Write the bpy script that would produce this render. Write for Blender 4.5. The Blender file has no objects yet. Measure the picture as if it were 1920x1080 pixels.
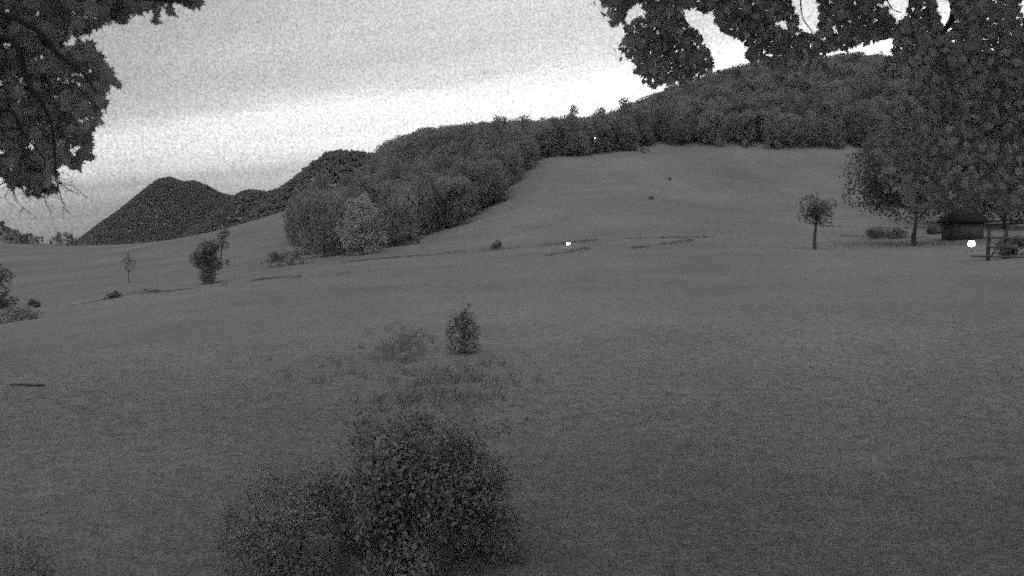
import bpy, math, random
import numpy as np
from mathutils import Vector, Euler, Matrix

# ------------------------------------------------------------------ camera, sky, sun, exposure
scene = bpy.context.scene
COL = scene.collection
F = 1440.0                      # focal length in pixels of a 1920 wide frame
PITCH = math.atan(90 / F)       # camera looks slightly down: eye level at row 450
CAMZ = 5.0

cam_data = bpy.data.cameras.new('camera')
cam = bpy.data.objects.new('camera', cam_data)
COL.objects.link(cam)
cam_data.sensor_width = 36.0
cam_data.lens = 27.0
cam_data.dof.use_dof = True
cam_data.dof.focus_distance = 70.0
cam_data.dof.aperture_fstop = 2.2
cam_data.clip_start = 0.1
cam_data.clip_end = 20000.0
cam.location = (0, 0, CAMZ)
cam.rotation_euler = (math.pi / 2 - PITCH, 0, 0)
scene.camera = cam

SUN_EL, SUN_AZ = 56.0, 195.0    # overcast: very soft light from high behind the camera, through the unseen crowns added overhead
world = bpy.data.worlds.new('World')
scene.world = world
world.use_nodes = True
wn, wl = world.node_tree.nodes, world.node_tree.links
wn.clear()


def nd(nodes, t, **kw):
    n = nodes.new(t)
    for k, v in kw.items():
        if k == 'inp':
            for kk, vv in v.items():
                n.inputs[kk].default_value = vv
        else:
            setattr(n, k, v)
    return n


w_out = nd(wn, 'ShaderNodeOutputWorld')
w_bg = nd(wn, 'ShaderNodeBackground', inp={'Strength': 0.1})
sky = nd(wn, 'ShaderNodeTexSky', sky_type='NISHITA', sun_disc=False,
         sun_elevation=math.radians(SUN_EL), sun_rotation=math.radians(SUN_AZ))
bw = nd(wn, 'ShaderNodeRGBToBW')
wl.new(sky.outputs[0], bw.inputs[0])
tc = nd(wn, 'ShaderNodeTexCoord')
sep = nd(wn, 'ShaderNodeSeparateXYZ')
wl.new(tc.outputs['Generated'], sep.inputs[0])


def wmath(op, a, b=None, c=None):
    n = nd(wn, 'ShaderNodeMath', operation=op)
    for i, v in enumerate((a, b, c)):
        if v is None:
            continue
        if isinstance(v, (int, float)):
            n.inputs[i].default_value = v
        else:
            wl.new(v, n.inputs[i])
    return n.outputs[0]


# cloud layer: view direction projected on a flat cloud deck
zc = wmath('MAXIMUM', wmath('ADD', sep.outputs['Z'], 0.015), 0.02)
px = wmath('DIVIDE', sep.outputs['X'], zc)
py = wmath('DIVIDE', sep.outputs['Y'], zc)
along = wmath('ADD', wmath('MULTIPLY', px, 0.869), wmath('MULTIPLY', py, -0.495))
across = wmath('ADD', wmath('MULTIPLY', px, 0.495), wmath('MULTIPLY', py, 0.869))
comb = nd(wn, 'ShaderNodeCombineXYZ')
wl.new(wmath('MULTIPLY', along, 0.16), comb.inputs[0])
wl.new(wmath('MULTIPLY', across, 0.75), comb.inputs[1])
streak = nd(wn, 'ShaderNodeTexNoise', inp={'Scale': 1.0, 'Detail': 6.0, 'Roughness': 0.6, 'Distortion': 0.4})
wl.new(comb.outputs[0], streak.inputs['Vector'])
sn = wmath('SUBTRACT', streak.outputs[0], 0.5)
t_band = wmath('ADD', across, wmath('MULTIPLY', sn, 1.7))
ramp = nd(wn, 'ShaderNodeValToRGB')
wl.new(wmath('DIVIDE', t_band, 20.0), ramp.inputs[0])
er = ramp.color_ramp
er.interpolation = 'EASE'
RAMP = [(0.0, .58), (2.2, .62), (3.3, .69), (4.35, 1.08), (5.3, .98), (7.1, .57), (10.5, .42), (20.0, .38)]
while len(er.elements) < len(RAMP):
    er.elements.new(0.5)
for e, (p, v) in zip(er.elements, RAMP):
    e.position = p / 20.0
    e.color = (v, v, v, 1)
# glow: brighter towards the right where the light has gone down
dotn = nd(wn, 'ShaderNodeVectorMath', operation='DOT_PRODUCT')
wl.new(tc.outputs['Generated'], dotn.inputs[0])
dotn.inputs[1].default_value = (0.50, 0.85, 0.16)
glow = nd(wn, 'ShaderNodeMapRange', inp={'From Min': 0.55, 'From Max': 1.0, 'To Min': 0.76, 'To Max': 1.22})
wl.new(dotn.outputs['Value'], glow.inputs['Value'])
fine = nd(wn, 'ShaderNodeTexNoise', inp={'Scale': 26.0, 'Detail': 8.0, 'Roughness': 0.75})
wl.new(comb.outputs[0], fine.inputs['Vector'])
fine_f = wmath('ADD', 1.0, wmath('MULTIPLY', wmath('SUBTRACT', fine.outputs[0], 0.5), 0.22))
mottle = nd(wn, 'ShaderNodeTexNoise', inp={'Scale': 420.0, 'Detail': 2.0, 'Roughness': 0.7})
wl.new(tc.outputs['Generated'], mottle.inputs['Vector'])
fine_f = wmath('MULTIPLY', fine_f, wmath('ADD', 1.0, wmath('MULTIPLY', wmath('SUBTRACT', mottle.outputs[0], 0.5), 1.9)))
streak_f = wmath('ADD', 1.0, wmath('MULTIPLY', sn, 0.65))
cloud = wmath('MULTIPLY', wmath('MULTIPLY', ramp.outputs[0], glow.outputs[0]), wmath('MULTIPLY', fine_f, streak_f))
deck = wmath('MULTIPLY', cloud, 9.0)
total = wmath('ADD', deck, wmath('MULTIPLY', bw.outputs[0], 0.10))
wl.new(total, w_bg.inputs['Color'])
wl.new(w_bg.outputs[0], w_out.inputs[0])

sun_data = bpy.data.lights.new('sun', 'SUN')
sun = bpy.data.objects.new('sun', sun_data)
COL.objects.link(sun)
sun_data.energy = 1.5
sun_data.angle = math.radians(70)
az, el = math.radians(SUN_AZ), math.radians(SUN_EL)
sdir = Vector((math.sin(az) * math.cos(el), math.cos(az) * math.cos(el), math.sin(el)))
sun.rotation_euler = sdir.to_track_quat('Z', 'Y').to_euler()

vs = scene.view_settings
vs.view_transform = 'Standard'
vs.look = 'None'
vs.exposure = 0.0
vs.gamma = 1.0
vs.use_curve_mapping = False
cy = scene.cycles
cy.use_denoising = False        # a night camera: the grain of few light samples stays
cy.use_adaptive_sampling = True
cy.adaptive_threshold = 1.0
cy.adaptive_min_samples = 3
cy.filter_width = 1.75
scene.view_layers[0].samples = 8   # few samples per pixel: the coarse grain of a small sensor at dusk
cy.max_bounces = 7
cy.diffuse_bounces = 5
cy.transparent_max_bounces = 4
cy.caustics_reflective = False
cy.caustics_refractive = False

# ------------------------------------------------------------------ helpers
UP = np.array((0, math.sin(PITCH), math.cos(PITCH)))
FW = np.array((0, math.cos(PITCH), -math.sin(PITCH)))


def P(u, v, Y):
    """world point that stands Y metres ahead of the camera, seen at pixel u, v of the 1920x1080 photograph"""
    a, b = (u - 960) / F, (540 - v) / F
    d = np.array((a, 0, 0)) + b * UP + FW
    return d * (Y / d[1]) + np.array((0, 0, CAMZ))


def project(p):
    q = np.asarray(p, float) - np.array((0, 0, CAMZ))
    dep = np.maximum(q @ FW, 1e-3)
    return 960 + F * q[..., 0] / dep, 540 - F * (q @ UP) / dep, q @ FW


def in_poly(u, v, poly):
    poly = np.asarray(poly, float)
    x0, y0 = poly[:, 0], poly[:, 1]
    x1, y1 = np.roll(x0, -1), np.roll(y0, -1)
    c = ((y0[None] > v[:, None]) != (y1[None] > v[:, None])) & \
        (u[:, None] < (x1 - x0)[None] * (v[:, None] - y0[None]) / ((y1 - y0)[None] + 1e-9) + x0[None])
    return c.sum(1) % 2 == 1


def mesh_np(name, verts, faces_flat, sizes, mat, smooth=False):
    me = bpy.data.meshes.new(name)
    verts = np.ascontiguousarray(verts, np.float32)
    sizes = np.asarray(sizes, np.int32)
    me.vertices.add(len(verts))
    me.vertices.foreach_set('co', verts.ravel())
    me.loops.add(len(faces_flat))
    me.loops.foreach_set('vertex_index', np.asarray(faces_flat, np.int32))
    me.polygons.add(len(sizes))
    me.polygons.foreach_set('loop_start', np.concatenate(([0], np.cumsum(sizes)[:-1])).astype(np.int32))
    if smooth:
        me.polygons.foreach_set('use_smooth', np.ones(len(sizes), bool))
    me.update(calc_edges=True)
    me.materials.append(mat)
    return me


def link(name, me, parent=None, loc=None):
    o = bpy.data.objects.new(name, me)
    COL.objects.link(o)
    if parent is not None:
        o.parent = parent
    if loc is not None:
        o.location = loc
    return o


def tag(o, label=None, cat=None, group=None, kind=None):
    if label: o['label'] = label
    if cat: o['category'] = cat
    if group: o['group'] = group
    if kind: o['kind'] = kind
    return o


def thing(name, label, cat, loc, group=None, rot=0.0, scale=1.0):
    o = bpy.data.objects.new(name, None)
    COL.objects.link(o)
    o.empty_display_size = 0.2
    o.location = tuple(loc)
    o.rotation_euler = (0, 0, rot)
    o.scale = (scale, scale, scale) if isinstance(scale, (int, float)) else scale
    return tag(o, label, cat, group)


class MB:
    """collects shapes into one mesh"""
    def __init__(s):
        s.v, s.f, s.n, s.k = [], [], [], 0

    def add(s, verts, faces):
        verts = np.asarray(verts, float)
        for f in faces:
            s.f.extend([i + s.k for i in f])
            s.n.append(len(f))
        s.v.append(verts)
        s.k += len(verts)

    def tube(s, pts, radii, sides=6):
        pts = np.asarray(pts, float)
        n = len(pts)
        if isinstance(radii, (int, float)):
            radii = [radii] * n
        ref = np.array((0.31, 0.17, 0.93))
        vs_ = []
        for i in range(n):
            d = pts[min(i + 1, n - 1)] - pts[max(i - 1, 0)]
            d /= np.linalg.norm(d) + 1e-9
            a = np.cross(d, ref if abs(d @ ref) < .93 else np.array((1., 0, 0)))
            a /= np.linalg.norm(a)
            b = np.cross(d, a)
            for k in range(sides):
                t = 2 * math.pi * k / sides
                vs_.append(pts[i] + radii[i] * (a * math.cos(t) + b * math.sin(t)))
        fs = []
        for i in range(n - 1):
            for k in range(sides):
                k2 = (k + 1) % sides
                fs.append((i * sides + k, i * sides + k2, (i + 1) * sides + k2, (i + 1) * sides + k))
        fs.append(tuple(range(sides))[::-1])
        fs.append(tuple((n - 1) * sides + k for k in range(sides)))
        s.add(vs_, fs)

    def box(s, c, size, rot=0.0, tilt=0.0):
        m = Matrix.Translation(Vector(c)) @ Euler((0, tilt, rot)).to_matrix().to_4x4()
        vs_ = []
        for dx in (-.5, .5):
            for dy in (-.5, .5):
                for dz in (-.5, .5):
                    vs_.append(m @ Vector((dx * size[0], dy * size[1], dz * size[2])))
        s.add([tuple(v) for v in vs_], [(0, 1, 3, 2), (4, 6, 7, 5), (0, 4, 5, 1), (2, 3, 7, 6), (0, 2, 6, 4), (1, 5, 7, 3)])

    def ball(s, c, r, seg=14, rings=9):
        vs_, fs = [], []
        r = np.asarray(r if not isinstance(r, (int, float)) else (r, r, r), float)
        for j in range(rings + 1):
            th = math.pi * j / rings
            for i in range(seg):
                ph = 2 * math.pi * i / seg
                vs_.append(np.asarray(c) + r * np.array((math.sin(th) * math.cos(ph), math.sin(th) * math.sin(ph), math.cos(th))))
        for j in range(rings):
            for i in range(seg):
                i2 = (i + 1) % seg
                fs.append((j * seg + i, (j + 1) * seg + i, (j + 1) * seg + i2, j * seg + i2))
        s.add(vs_, fs)

    def mesh(s, name, mat, smooth=False):
        return mesh_np(name, np.concatenate(s.v), s.f, s.n, mat, smooth)


def smooth_path(pts, n=4):
    """Catmull-Rom through the points"""
    p = [np.asarray(q, float) for q in pts]
    p = [2 * p[0] - p[1]] + p + [2 * p[-1] - p[-2]]
    out = []
    for i in range(1, len(p) - 2):
        for k in range(n):
            t = k / n
            out.append(0.5 * (2 * p[i] + (p[i + 1] - p[i - 1]) * t + (2 * p[i - 1] - 5 * p[i] + 4 * p[i + 1] - p[i + 2]) * t * t
                              + (3 * p[i] - p[i - 1] - 3 * p[i + 1] + p[i + 2]) * t ** 3))
    out.append(p[-2])
    return np.array(out)


# ------------------------------------------------------------------ materials (all neutral: the camera sees in grey)
def foliage(name, val, var=0.35, vscale=1.2, trans=0.25, obj_var=0.0):
    m = bpy.data.materials.new(name)
    m.use_nodes = True
    n, l = m.node_tree.nodes, m.node_tree.links
    n.clear()
    out = nd(n, 'ShaderNodeOutputMaterial')
    tcd = nd(n, 'ShaderNodeTexCoord')
    noi = nd(n, 'ShaderNodeTexNoise', inp={'Scale': vscale, 'Detail': 3.0, 'Roughness': 0.65})
    l.new(tcd.outputs['Object'], noi.inputs['Vector'])
    mr = nd(n, 'ShaderNodeMapRange', inp={'From Min': 0.3, 'From Max': 0.7, 'To Min': val * (1 - var), 'To Max': val * (1 + var)})
    l.new(noi.outputs[0], mr.inputs['Value'])
    v = mr.outputs[0]
    geo = nd(n, 'ShaderNodeNewGeometry')
    isl = nd(n, 'ShaderNodeMapRange', inp={'To Min': 0.75, 'To Max': 1.25})
    l.new(geo.outputs['Random Per Island'], isl.inputs['Value'])
    mu = nd(n, 'ShaderNodeMath', operation='MULTIPLY')
    l.new(v, mu.inputs[0]); l.new(isl.outputs[0], mu.inputs[1])
    v = mu.outputs[0]
    if obj_var:
        oi = nd(n, 'ShaderNodeObjectInfo')
        r2 = nd(n, 'ShaderNodeMapRange', inp={'To Min': 1 - obj_var, 'To Max': 1 + obj_var})
        l.new(oi.outputs['Random'], r2.inputs['Value'])
        mu2 = nd(n, 'ShaderNodeMath', operation='MULTIPLY')
        l.new(v, mu2.inputs[0]); l.new(r2.outputs[0], mu2.inputs[1])
        v = mu2.outputs[0]
    dif = nd(n, 'ShaderNodeBsdfDiffuse')
    tra = nd(n, 'ShaderNodeBsdfTranslucent')
    l.new(v, dif.inputs['Color']); l.new(v, tra.inputs['Color'])
    mx = nd(n, 'ShaderNodeMixShader', inp={0: trans})
    l.new(dif.outputs[0], mx.inputs[1]); l.new(tra.outputs[0], mx.inputs[2])
    l.new(mx.outputs[0], out.inputs[0])
    return m


def solid(name, val, var=0.3, vscale=6.0, rough=0.85, stretch=(1, 1, 1), bump=0.3):
    m = bpy.data.materials.new(name)
    m.use_nodes = True
    n, l = m.node_tree.nodes, m.node_tree.links
    b = n['Principled BSDF']
    b.inputs['Roughness'].default_value = rough
    b.inputs['Specular IOR Level'].default_value = 0.2
    tcd = nd(n, 'ShaderNodeTexCoord')
    mp = nd(n, 'ShaderNodeMapping')
    mp.inputs['Scale'].default_value = stretch
    l.new(tcd.outputs['Object'], mp.inputs[0])
    noi = nd(n, 'ShaderNodeTexNoise', inp={'Scale': vscale, 'Detail': 5.0, 'Roughness': 0.6})
    l.new(mp.outputs[0], noi.inputs['Vector'])
    mr = nd(n, 'ShaderNodeMapRange', inp={'From Min': 0.3, 'From Max': 0.7, 'To Min': val * (1 - var), 'To Max': val * (1 + var)})
    l.new(noi.outputs[0], mr.inputs['Value'])
    l.new(mr.outputs[0], b.inputs['Base Color'])
    bm = nd(n, 'ShaderNodeBump', inp={'Strength': bump, 'Distance': 0.05})
    l.new(noi.outputs[0], bm.inputs['Height'])
    l.new(bm.outputs[0], b.inputs['Normal'])
    return m


def emitter(name, strength):
    m = bpy.data.materials.new(name)
    m.use_nodes = True
    n, l = m.node_tree.nodes, m.node_tree.links
    n.clear()
    out = nd(n, 'ShaderNodeOutputMaterial')
    e = nd(n, 'ShaderNodeEmission', inp={'Color': (1, 1, 1, 1), 'Strength': strength})
    l.new(e.outputs[0], out.inputs[0])
    return m


M_BARK = solid('bark', 0.06, 0.4, 5.0, 0.9, (1, 1, 0.25), 0.6)
M_TWIG = solid('twig_bark', 0.03, 0.3, 9.0, 0.9)
M_WOOD = solid('weathered_timber', 0.08, 0.35, 4.0, 0.85, (1, 1, 0.2))
M_WALL = solid('grey_boards', 0.075, 0.2, 3.0, 0.85, (1, 1, 0.15))  # board colour lowered to carry the shade of the trees on the hut
M_ROOF = solid('dark_roofing', 0.012, 0.3, 3.0, 0.9)
M_METAL = solid('grey_metal', 0.12, 0.15, 8.0, 0.5)
M_LAMP = emitter('lamp_light', 4.0)
M_MAPLE = foliage('maple_leaf', 0.32, 0.15, 0.8, 0.45)
M_FOREST = foliage('woodland_leaf', 0.26, 0.2, 0.3, 0.5, obj_var=0.22)
M_PALE = foliage('pale_leaf', 0.34, 0.15, 0.5, 0.3)
M_HILL = foliage('hill_wood_leaf', 0.26, 0.15, 0.02, 0.5, obj_var=0.15)
M_BUSH = foliage('bush_leaf', 0.22, 0.3, 2.5, 0.3)
M_SHRUB = foliage('shrub_leaf', 0.30, 0.25, 2.0, 0.4)
M_WEED = foliage('weed_blade', 0.20, 0.25, 1.0, 0.35)
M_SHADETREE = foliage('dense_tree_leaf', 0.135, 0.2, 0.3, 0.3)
M_DARKBUSH = foliage('dark_bush_leaf', 0.15, 0.3, 1.0, 0.2)


def meadow_material(name, val):
    m = bpy.data.materials.new(name)
    m.use_nodes = True
    n, l = m.node_tree.nodes, m.node_tree.links
    n.clear()
    out = nd(n, 'ShaderNodeOutputMaterial')
    d = nd(n, 'ShaderNodeBsdfDiffuse')
    tcd = nd(n, 'ShaderNodeTexCoord')
    last = None
    for sc, amp, det in ((0.035, 0.16, 3), (0.22, 0.08, 4), (2.2, 0.15, 4), (14.0, 0.4, 3)):
        noi = nd(n, 'ShaderNodeTexNoise', inp={'Scale': sc, 'Detail': det, 'Roughness': 0.6})
        l.new(tcd.outputs['Object'], noi.inputs['Vector'])
        mr = nd(n, 'ShaderNodeMapRange', inp={'From Min': 0.3, 'From Max': 0.7, 'To Min': 1 - amp, 'To Max': 1 + amp})
        l.new(noi.outputs[0], mr.inputs['Value'])
        mu = nd(n, 'ShaderNodeMath', operation='MULTIPLY')
        l.new(mr.outputs[0], mu.inputs[0])
        if last is None:
            mu.inputs[1].default_value = val
        else:
            l.new(last, mu.inputs[1])
        last = mu.outputs[0]
    l.new(last, d.inputs['Color'])
    nb = nd(n, 'ShaderNodeTexNoise', inp={'Scale': 9.0, 'Detail': 6.0, 'Roughness': 0.7})
    l.new(tcd.outputs['Object'], nb.inputs['Vector'])
    bm = nd(n, 'ShaderNodeBump', inp={'Strength': 0.6, 'Distance': 0.06})
    l.new(nb.outputs[0], bm.inputs['Height'])
    l.new(bm.outputs[0], d.inputs['Normal'])
    l.new(d.outputs[0], out.inputs[0])
    return m


M_MEADOW = meadow_material('meadow_grass', 0.16)
M_GRASS = foliage('grass_blade', 0.15, 0.12, 0.3, 0.4)
M_HILLSOIL = solid('hill_ground', 0.20, 0.2, 0.01, 0.95)

# ------------------------------------------------------------------ terrain
CTRL = {
    -350: [(1080, 10.3), (900, 16), (720, 29), (640, 50), (606, 62), (612, 80), (575, 120), (530, 200), (480, 320), (455, 460)],
    0: [(1080, 10), (900, 15.5), (720, 28), (632, 48), (603, 60), (609, 78), (572, 110), (530, 180), (482, 280), (456, 420)],
    200: [(1080, 10), (900, 15.3), (720, 28.5), (605, 52), (560, 76), (564, 92), (536, 124), (505, 200), (463, 350), (461, 430)],
    400: [(1080, 10), (900, 15), (720, 28), (600, 50), (537, 84), (539, 97), (524, 116), (482, 200), (437, 320), (435, 420)],
    540: [(1080, 9.8), (900, 14.8), (720, 27.5), (596, 48), (522, 92), (500, 125), (450, 220), (402, 320), (395, 420)],
    700: [(1080, 9.6), (900, 14.5), (720, 27), (592, 46.5), (504, 97), (474, 142), (440, 200), (395, 270), (340, 340), (338, 430)],
    770: [(1080, 9.5), (720, 27), (498, 98), (472, 132), (437, 192), (372, 262), (302, 338), (300, 430)],
    850: [(1080, 9.5), (900, 14.3), (720, 27), (590, 45), (492, 100), (470, 124), (432, 185), (370, 255), (292, 335), (290, 430)],
    1000: [(1080, 9.4), (900, 14.2), (720, 26.5), (588, 44), (482, 98), (456, 125), (400, 178), (306, 250), (281, 330), (280, 430)],
    1120: [(1080, 9.3), (900, 14.0), (720, 26.2), (586, 43.5), (480, 96), (452, 124), (402, 170), (345, 215), (292, 258), (274, 330), (272, 430)],
    1230: [(1080, 9.2), (900, 13.9), (720, 26), (585, 43), (478, 92), (450, 122), (402, 165), (342, 215), (280, 268), (232, 340), (225, 430)],
    1400: [(1080, 9), (900, 13.6), (720, 25.5), (582, 42), (474, 90), (442, 125), (385, 180), (287, 266), (175, 355), (168, 430)],
    1600: [(1080, 9), (900, 13.5), (720, 25), (580, 41), (468, 92), (435, 130), (375, 190), (288, 266), (158, 358), (150, 430)],
    1800: [(1080, 8.8), (900, 13.2), (720, 24), (578, 40), (482, 76), (462, 92), (425, 130), (370, 190), (290, 266), (155, 358), (148, 430)],
    1920: [(1080, 8.6), (900, 13), (720, 23.5), (576, 39), (485, 66), (450, 95), (405, 150), (295, 266), (155, 358), (148, 430)],
    2300: [(1080, 8.4), (900, 12.6), (720, 23), (570, 38), (480, 64), (440, 95), (390, 150), (280, 266), (150, 358), (145, 430)],
}
_c, _z = [], []
for u, lst in CTRL.items():
    for v, Y in lst:
        p = P(u, v, Y)
        _c.append(((u - 960) / F * 2.2, math.log(Y)))
        _z.append(p[2])
    zf = P(u, lst[-1][0], lst[-1][1])[2]
    for Y, k in ((900, 0.75), (2000, 0.3), (6000, 0.0)):
        _c.append(((u - 960) / F * 2.2, math.log(Y)))
        _z.append(zf * k + (1 - k) * (-25) if zf < 15 else zf * k)
    _c.append(((u - 960) / F * 2.2, math.log(4.0)))
    _z.append(P(u, lst[0][0], lst[0][1])[2] + 0.25)
_c, _z = np.array(_c), np.array(_z)


def _phi(r2):
    return 0.5 * r2 * np.log(r2 + 1e-12)


_n = len(_c)
_r2 = ((_c[:, None] - _c[None]) ** 2).sum(-1)
_A = np.zeros((_n + 3, _n + 3))
_A[:_n, :_n] = _phi(_r2) + np.eye(_n) * 2e-4
_A[:_n, _n] = 1
_A[:_n, _n + 1:] = _c
_A[_n:, :_n] = _A[:_n, _n:].T
_w = np.linalg.solve(_A, np.concatenate([_z, np.zeros(3)]))


def ground(x, y):
    x, y = np.atleast_1d(np.asarray(x, float)), np.atleast_1d(np.asarray(y, float))
    yy = np.maximum(y, 4.0)
    a = np.clip(x / yy, -1.1, 1.1) * 2.2
    ly = np.log(yy)
    q = np.stack([a, ly], -1)
    out = np.empty(len(x))
    for i in range(0, len(x), 20000):
        s = slice(i, i + 20000)
        r2 = ((q[s, None] - _c[None]) ** 2).sum(-1)
        out[s] = _phi(r2) @ _w[:_n] + _w[_n] + q[s] @ _w[_n + 1:]
    und = 0.10 * np.sin(x * .21 + 1.3 * np.sin(y * .11)) * np.sin(y * .17 + .8) * np.clip((y - 12) / 20, 0, 1)
    return out + und


def gz(x, y):
    return float(ground([x], [y])[0])


def on_ground(u, Y):
    """ground point in column u, Y metres ahead"""
    x = (u - 960) / F * Y
    return np.array((x, Y, gz(x, Y)))


ys = np.concatenate([np.linspace(-40, 4, 10), np.geomspace(4.6, 460, 190), np.geomspace(480, 7000, 26)])
ts = np.linspace(-1.35, 1.35, 181)
gx, gy = [], []
for y in ys:
    gx.append(ts * (max(y, 0) + 34 * np.exp(-max(y, 0) / 18.0) + 0.0))
    gy.append(np.full(len(ts), y))
gx, gy = np.array(gx), np.array(gy)
gzv = ground(gx.ravel(), gy.ravel())
vv = np.stack([gx.ravel(), gy.ravel(), gzv], -1)
nr, nc = gx.shape
idx = np.arange(nr * nc).reshape(nr, nc)
ff = np.stack([idx[:-1, :-1], idx[:-1, 1:], idx[1:, 1:], idx[1:, :-1]], -1).reshape(-1, 4)
meadow = link('meadow', mesh_np('meadow', vv, ff.ravel(), np.full(len(ff), 4), M_MEADOW, True))
tag(meadow, 'sloping mown meadow rising from the camera to the wood', kind='structure')

# ------------------------------------------------------------------ foliage builders
def unit(a):
    return a / (np.linalg.norm(a, axis=-1, keepdims=True) + 1e-9)


def leaf_mesh_np(rng, cen, nor, size, aspect=0.62):
    """diamond shaped, slightly folded leaves"""
    n = len(cen)
    nor = unit(nor)
    t = unit(np.cross(nor, rng.normal(size=(n, 3))))
    b = np.cross(nor, t)
    s = np.asarray(size)[:, None] * 0.5 if np.ndim(size) else size * 0.5
    fold = nor * s * 0.25
    v = np.stack([cen - t * s, cen + b * s * aspect + fold, cen + t * s, cen - b * s * aspect + fold], 1).reshape(-1, 3)
    i = np.arange(n)[:, None] * 4
    f = np.concatenate([i + np.array([[0, 1, 2]]), i + np.array([[0, 2, 3]])], 1).ravel()
    return v, f, np.full(2 * n, 3)


def crown_points(rng, n, rx, ry, z0, z1, lobes=14, lob=(0.32, 0.55), shell=0.7):
    """points and outward directions in a lumpy crown between heights z0 and z1"""
    hz = (z1 - z0) / 2
    d = unit(rng.normal(size=(lobes, 3)))
    rad = rng.uniform(0.25, 0.72, lobes)[:, None]
    c = d * rad * np.array((rx, ry, hz))
    c[:, 2] += (z0 + z1) / 2
    lr = rng.uniform(lob[0], lob[1], lobes) * min(rx, ry, hz * 1.1)
    c[:, 2] = np.clip(c[:, 2], z0 + lr * .8, z1 - lr * .8)
    if z0 < .1 * z1:                     # crown down to the ground: lobes heaped all the way up
        q = rng.random(lobes)
        f_ = np.sqrt(np.clip(1 - ((q - .32) / .74) ** 2, .04, 1)) * np.sqrt(rng.uniform(.1, 1, lobes))
        an = rng.uniform(0, 6.28, lobes)
        c = np.stack([np.cos(an) * f_ * np.maximum(rx - lr, .1), np.sin(an) * f_ * np.maximum(ry - lr, .1), z0 + lr * .6 + q * np.maximum(z1 - z0 - 1.5 * lr, .1)], -1)
    k = rng.choice(lobes, n, p=lr ** 2 / (lr ** 2).sum())
    dd = unit(rng.normal(size=(n, 3)))
    rr = lr[k] * (1 - (1 - shell) * rng.random(n) ** 0.7 + rng.normal(size=n) * .06)
    return c[k] + dd * rr[:, None] * np.array((1, 1, 0.9)), unit(dd + rng.normal(size=(n, 3)) * .9)


def tree_meshes(name, seed, h, w, n, leaf, mat, trunk_h=0.25, lobes=14, trunk_r=0.02, lean=0.0, limbs=5):
    rng = np.random.default_rng(seed)
    z0 = h * trunk_h
    if trunk_h < .1:
        cen, nor = crown_points(rng, n, w / 2, w / 2, z0, h, lobes * 2, (.15, .40), .6)
    else:
        cen, nor = crown_points(rng, n, w / 2, w / 2, z0, h, lobes)
    cen[:, 0] += lean * cen[:, 2]
    v, f, s = leaf_mesh_np(rng, cen, nor, rng.uniform(.6, 1.3, n) * leaf)
    crown = mesh_np(name + '_crown', v, f, s, mat)
    mb = MB()
    r = h * trunk_r
    pts = [(0, 0, -0.4), (rng.normal() * .01 * h + lean * z0 * .5, rng.normal() * .01 * h, z0 * .6),
           (lean * z0, 0, z0 * 1.1), (lean * h * .7, rng.normal() * .02 * h, h * .7), (lean * h * .9, 0, h * .93)]
    pth = smooth_path(pts, 4)
    mb.tube(pth, list(np.linspace(1.25, .15, len(pth)) * r), 8)
    for k in range(limbs):
        a = 2 * math.pi * (k + rng.random() * .7) / limbs
        zb = h * rng.uniform(trunk_h * .9, .6)
        L = w * rng.uniform(.18, .30)
        e = np.array((math.cos(a) * L, math.sin(a) * L, zb + L * rng.uniform(.4, .9)))
        q = np.array((lean * zb, 0, zb))
        e[0] += lean * zb
        mid = (q + e) / 2 + rng.normal(size=3) * .05 * L
        pp = smooth_path([q, mid, e], 3)
        mb.tube(pp, list(np.linspace(.45, .1, len(pp)) * r), 5)
    trunk = mesh_np(name + '_trunk', np.concatenate(mb.v), mb.f, mb.n, M_BARK, True)
    return trunk, crown


def put_tree(name, meshes, loc, label, cat, group=None, rot=0.0, scale=1.0):
    t = thing(name, label, cat, loc, group, rot, scale)
    link('trunk', meshes[0], t)
    link('crown', meshes[1], t)
    return t


def gn_scatter(name, mesh_obj_mesh, pts, scales, rots, mat=None):
    """one object: copies of a mesh on points (for stuff nobody could count)"""
    src = bpy.data.objects.new(name + '_source', mesh_obj_mesh)   # not linked: only the shape is read
    me = bpy.data.meshes.new(name)
    me.vertices.add(len(pts))
    me.vertices.foreach_set('co', np.ascontiguousarray(pts, np.float32).ravel())
    a = me.attributes.new('sc', 'FLOAT', 'POINT')
    a.data.foreach_set('value', np.ascontiguousarray(scales, np.float32))
    b = me.attributes.new('ro', 'FLOAT_VECTOR', 'POINT')
    b.data.foreach_set('vector', np.ascontiguousarray(rots, np.float32).ravel())
    o = link(name, me)
    ng = bpy.data.node_groups.new(name + '_nodes', 'GeometryNodeTree')
    ng.interface.new_socket('Geometry', in_out='INPUT', socket_type='NodeSocketGeometry')
    ng.interface.new_socket('Geometry', in_out='OUTPUT', socket_type='NodeSocketGeometry')
    N, L = ng.nodes, ng.links
    gi, go = N.new('NodeGroupInput'), N.new('NodeGroupOutput')
    inst = N.new('GeometryNodeInstanceOnPoints')
    oi = N.new('GeometryNodeObjectInfo')
    oi.inputs['Object'].default_value = src
    na = N.new('GeometryNodeInputNamedAttribute'); na.data_type = 'FLOAT'; na.inputs['Name'].default_value = 'sc'
    nb = N.new('GeometryNodeInputNamedAttribute'); nb.data_type = 'FLOAT_VECTOR'; nb.inputs['Name'].default_value = 'ro'
    L.new(gi.outputs[0], inst.inputs['Points'])
    L.new(oi.outputs['Geometry'], inst.inputs['Instance'])
    L.new(na.outputs[0], inst.inputs['Scale'])
    L.new(nb.outputs[0], inst.inputs['Rotation'])
    L.new(inst.outputs[0], go.inputs[0])
    md = o.modifiers.new('scatter', 'NODES')
    md.node_group = ng
    return o


# ------------------------------------------------------------------ far hills
rng = np.random.default_rng(5)


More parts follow.
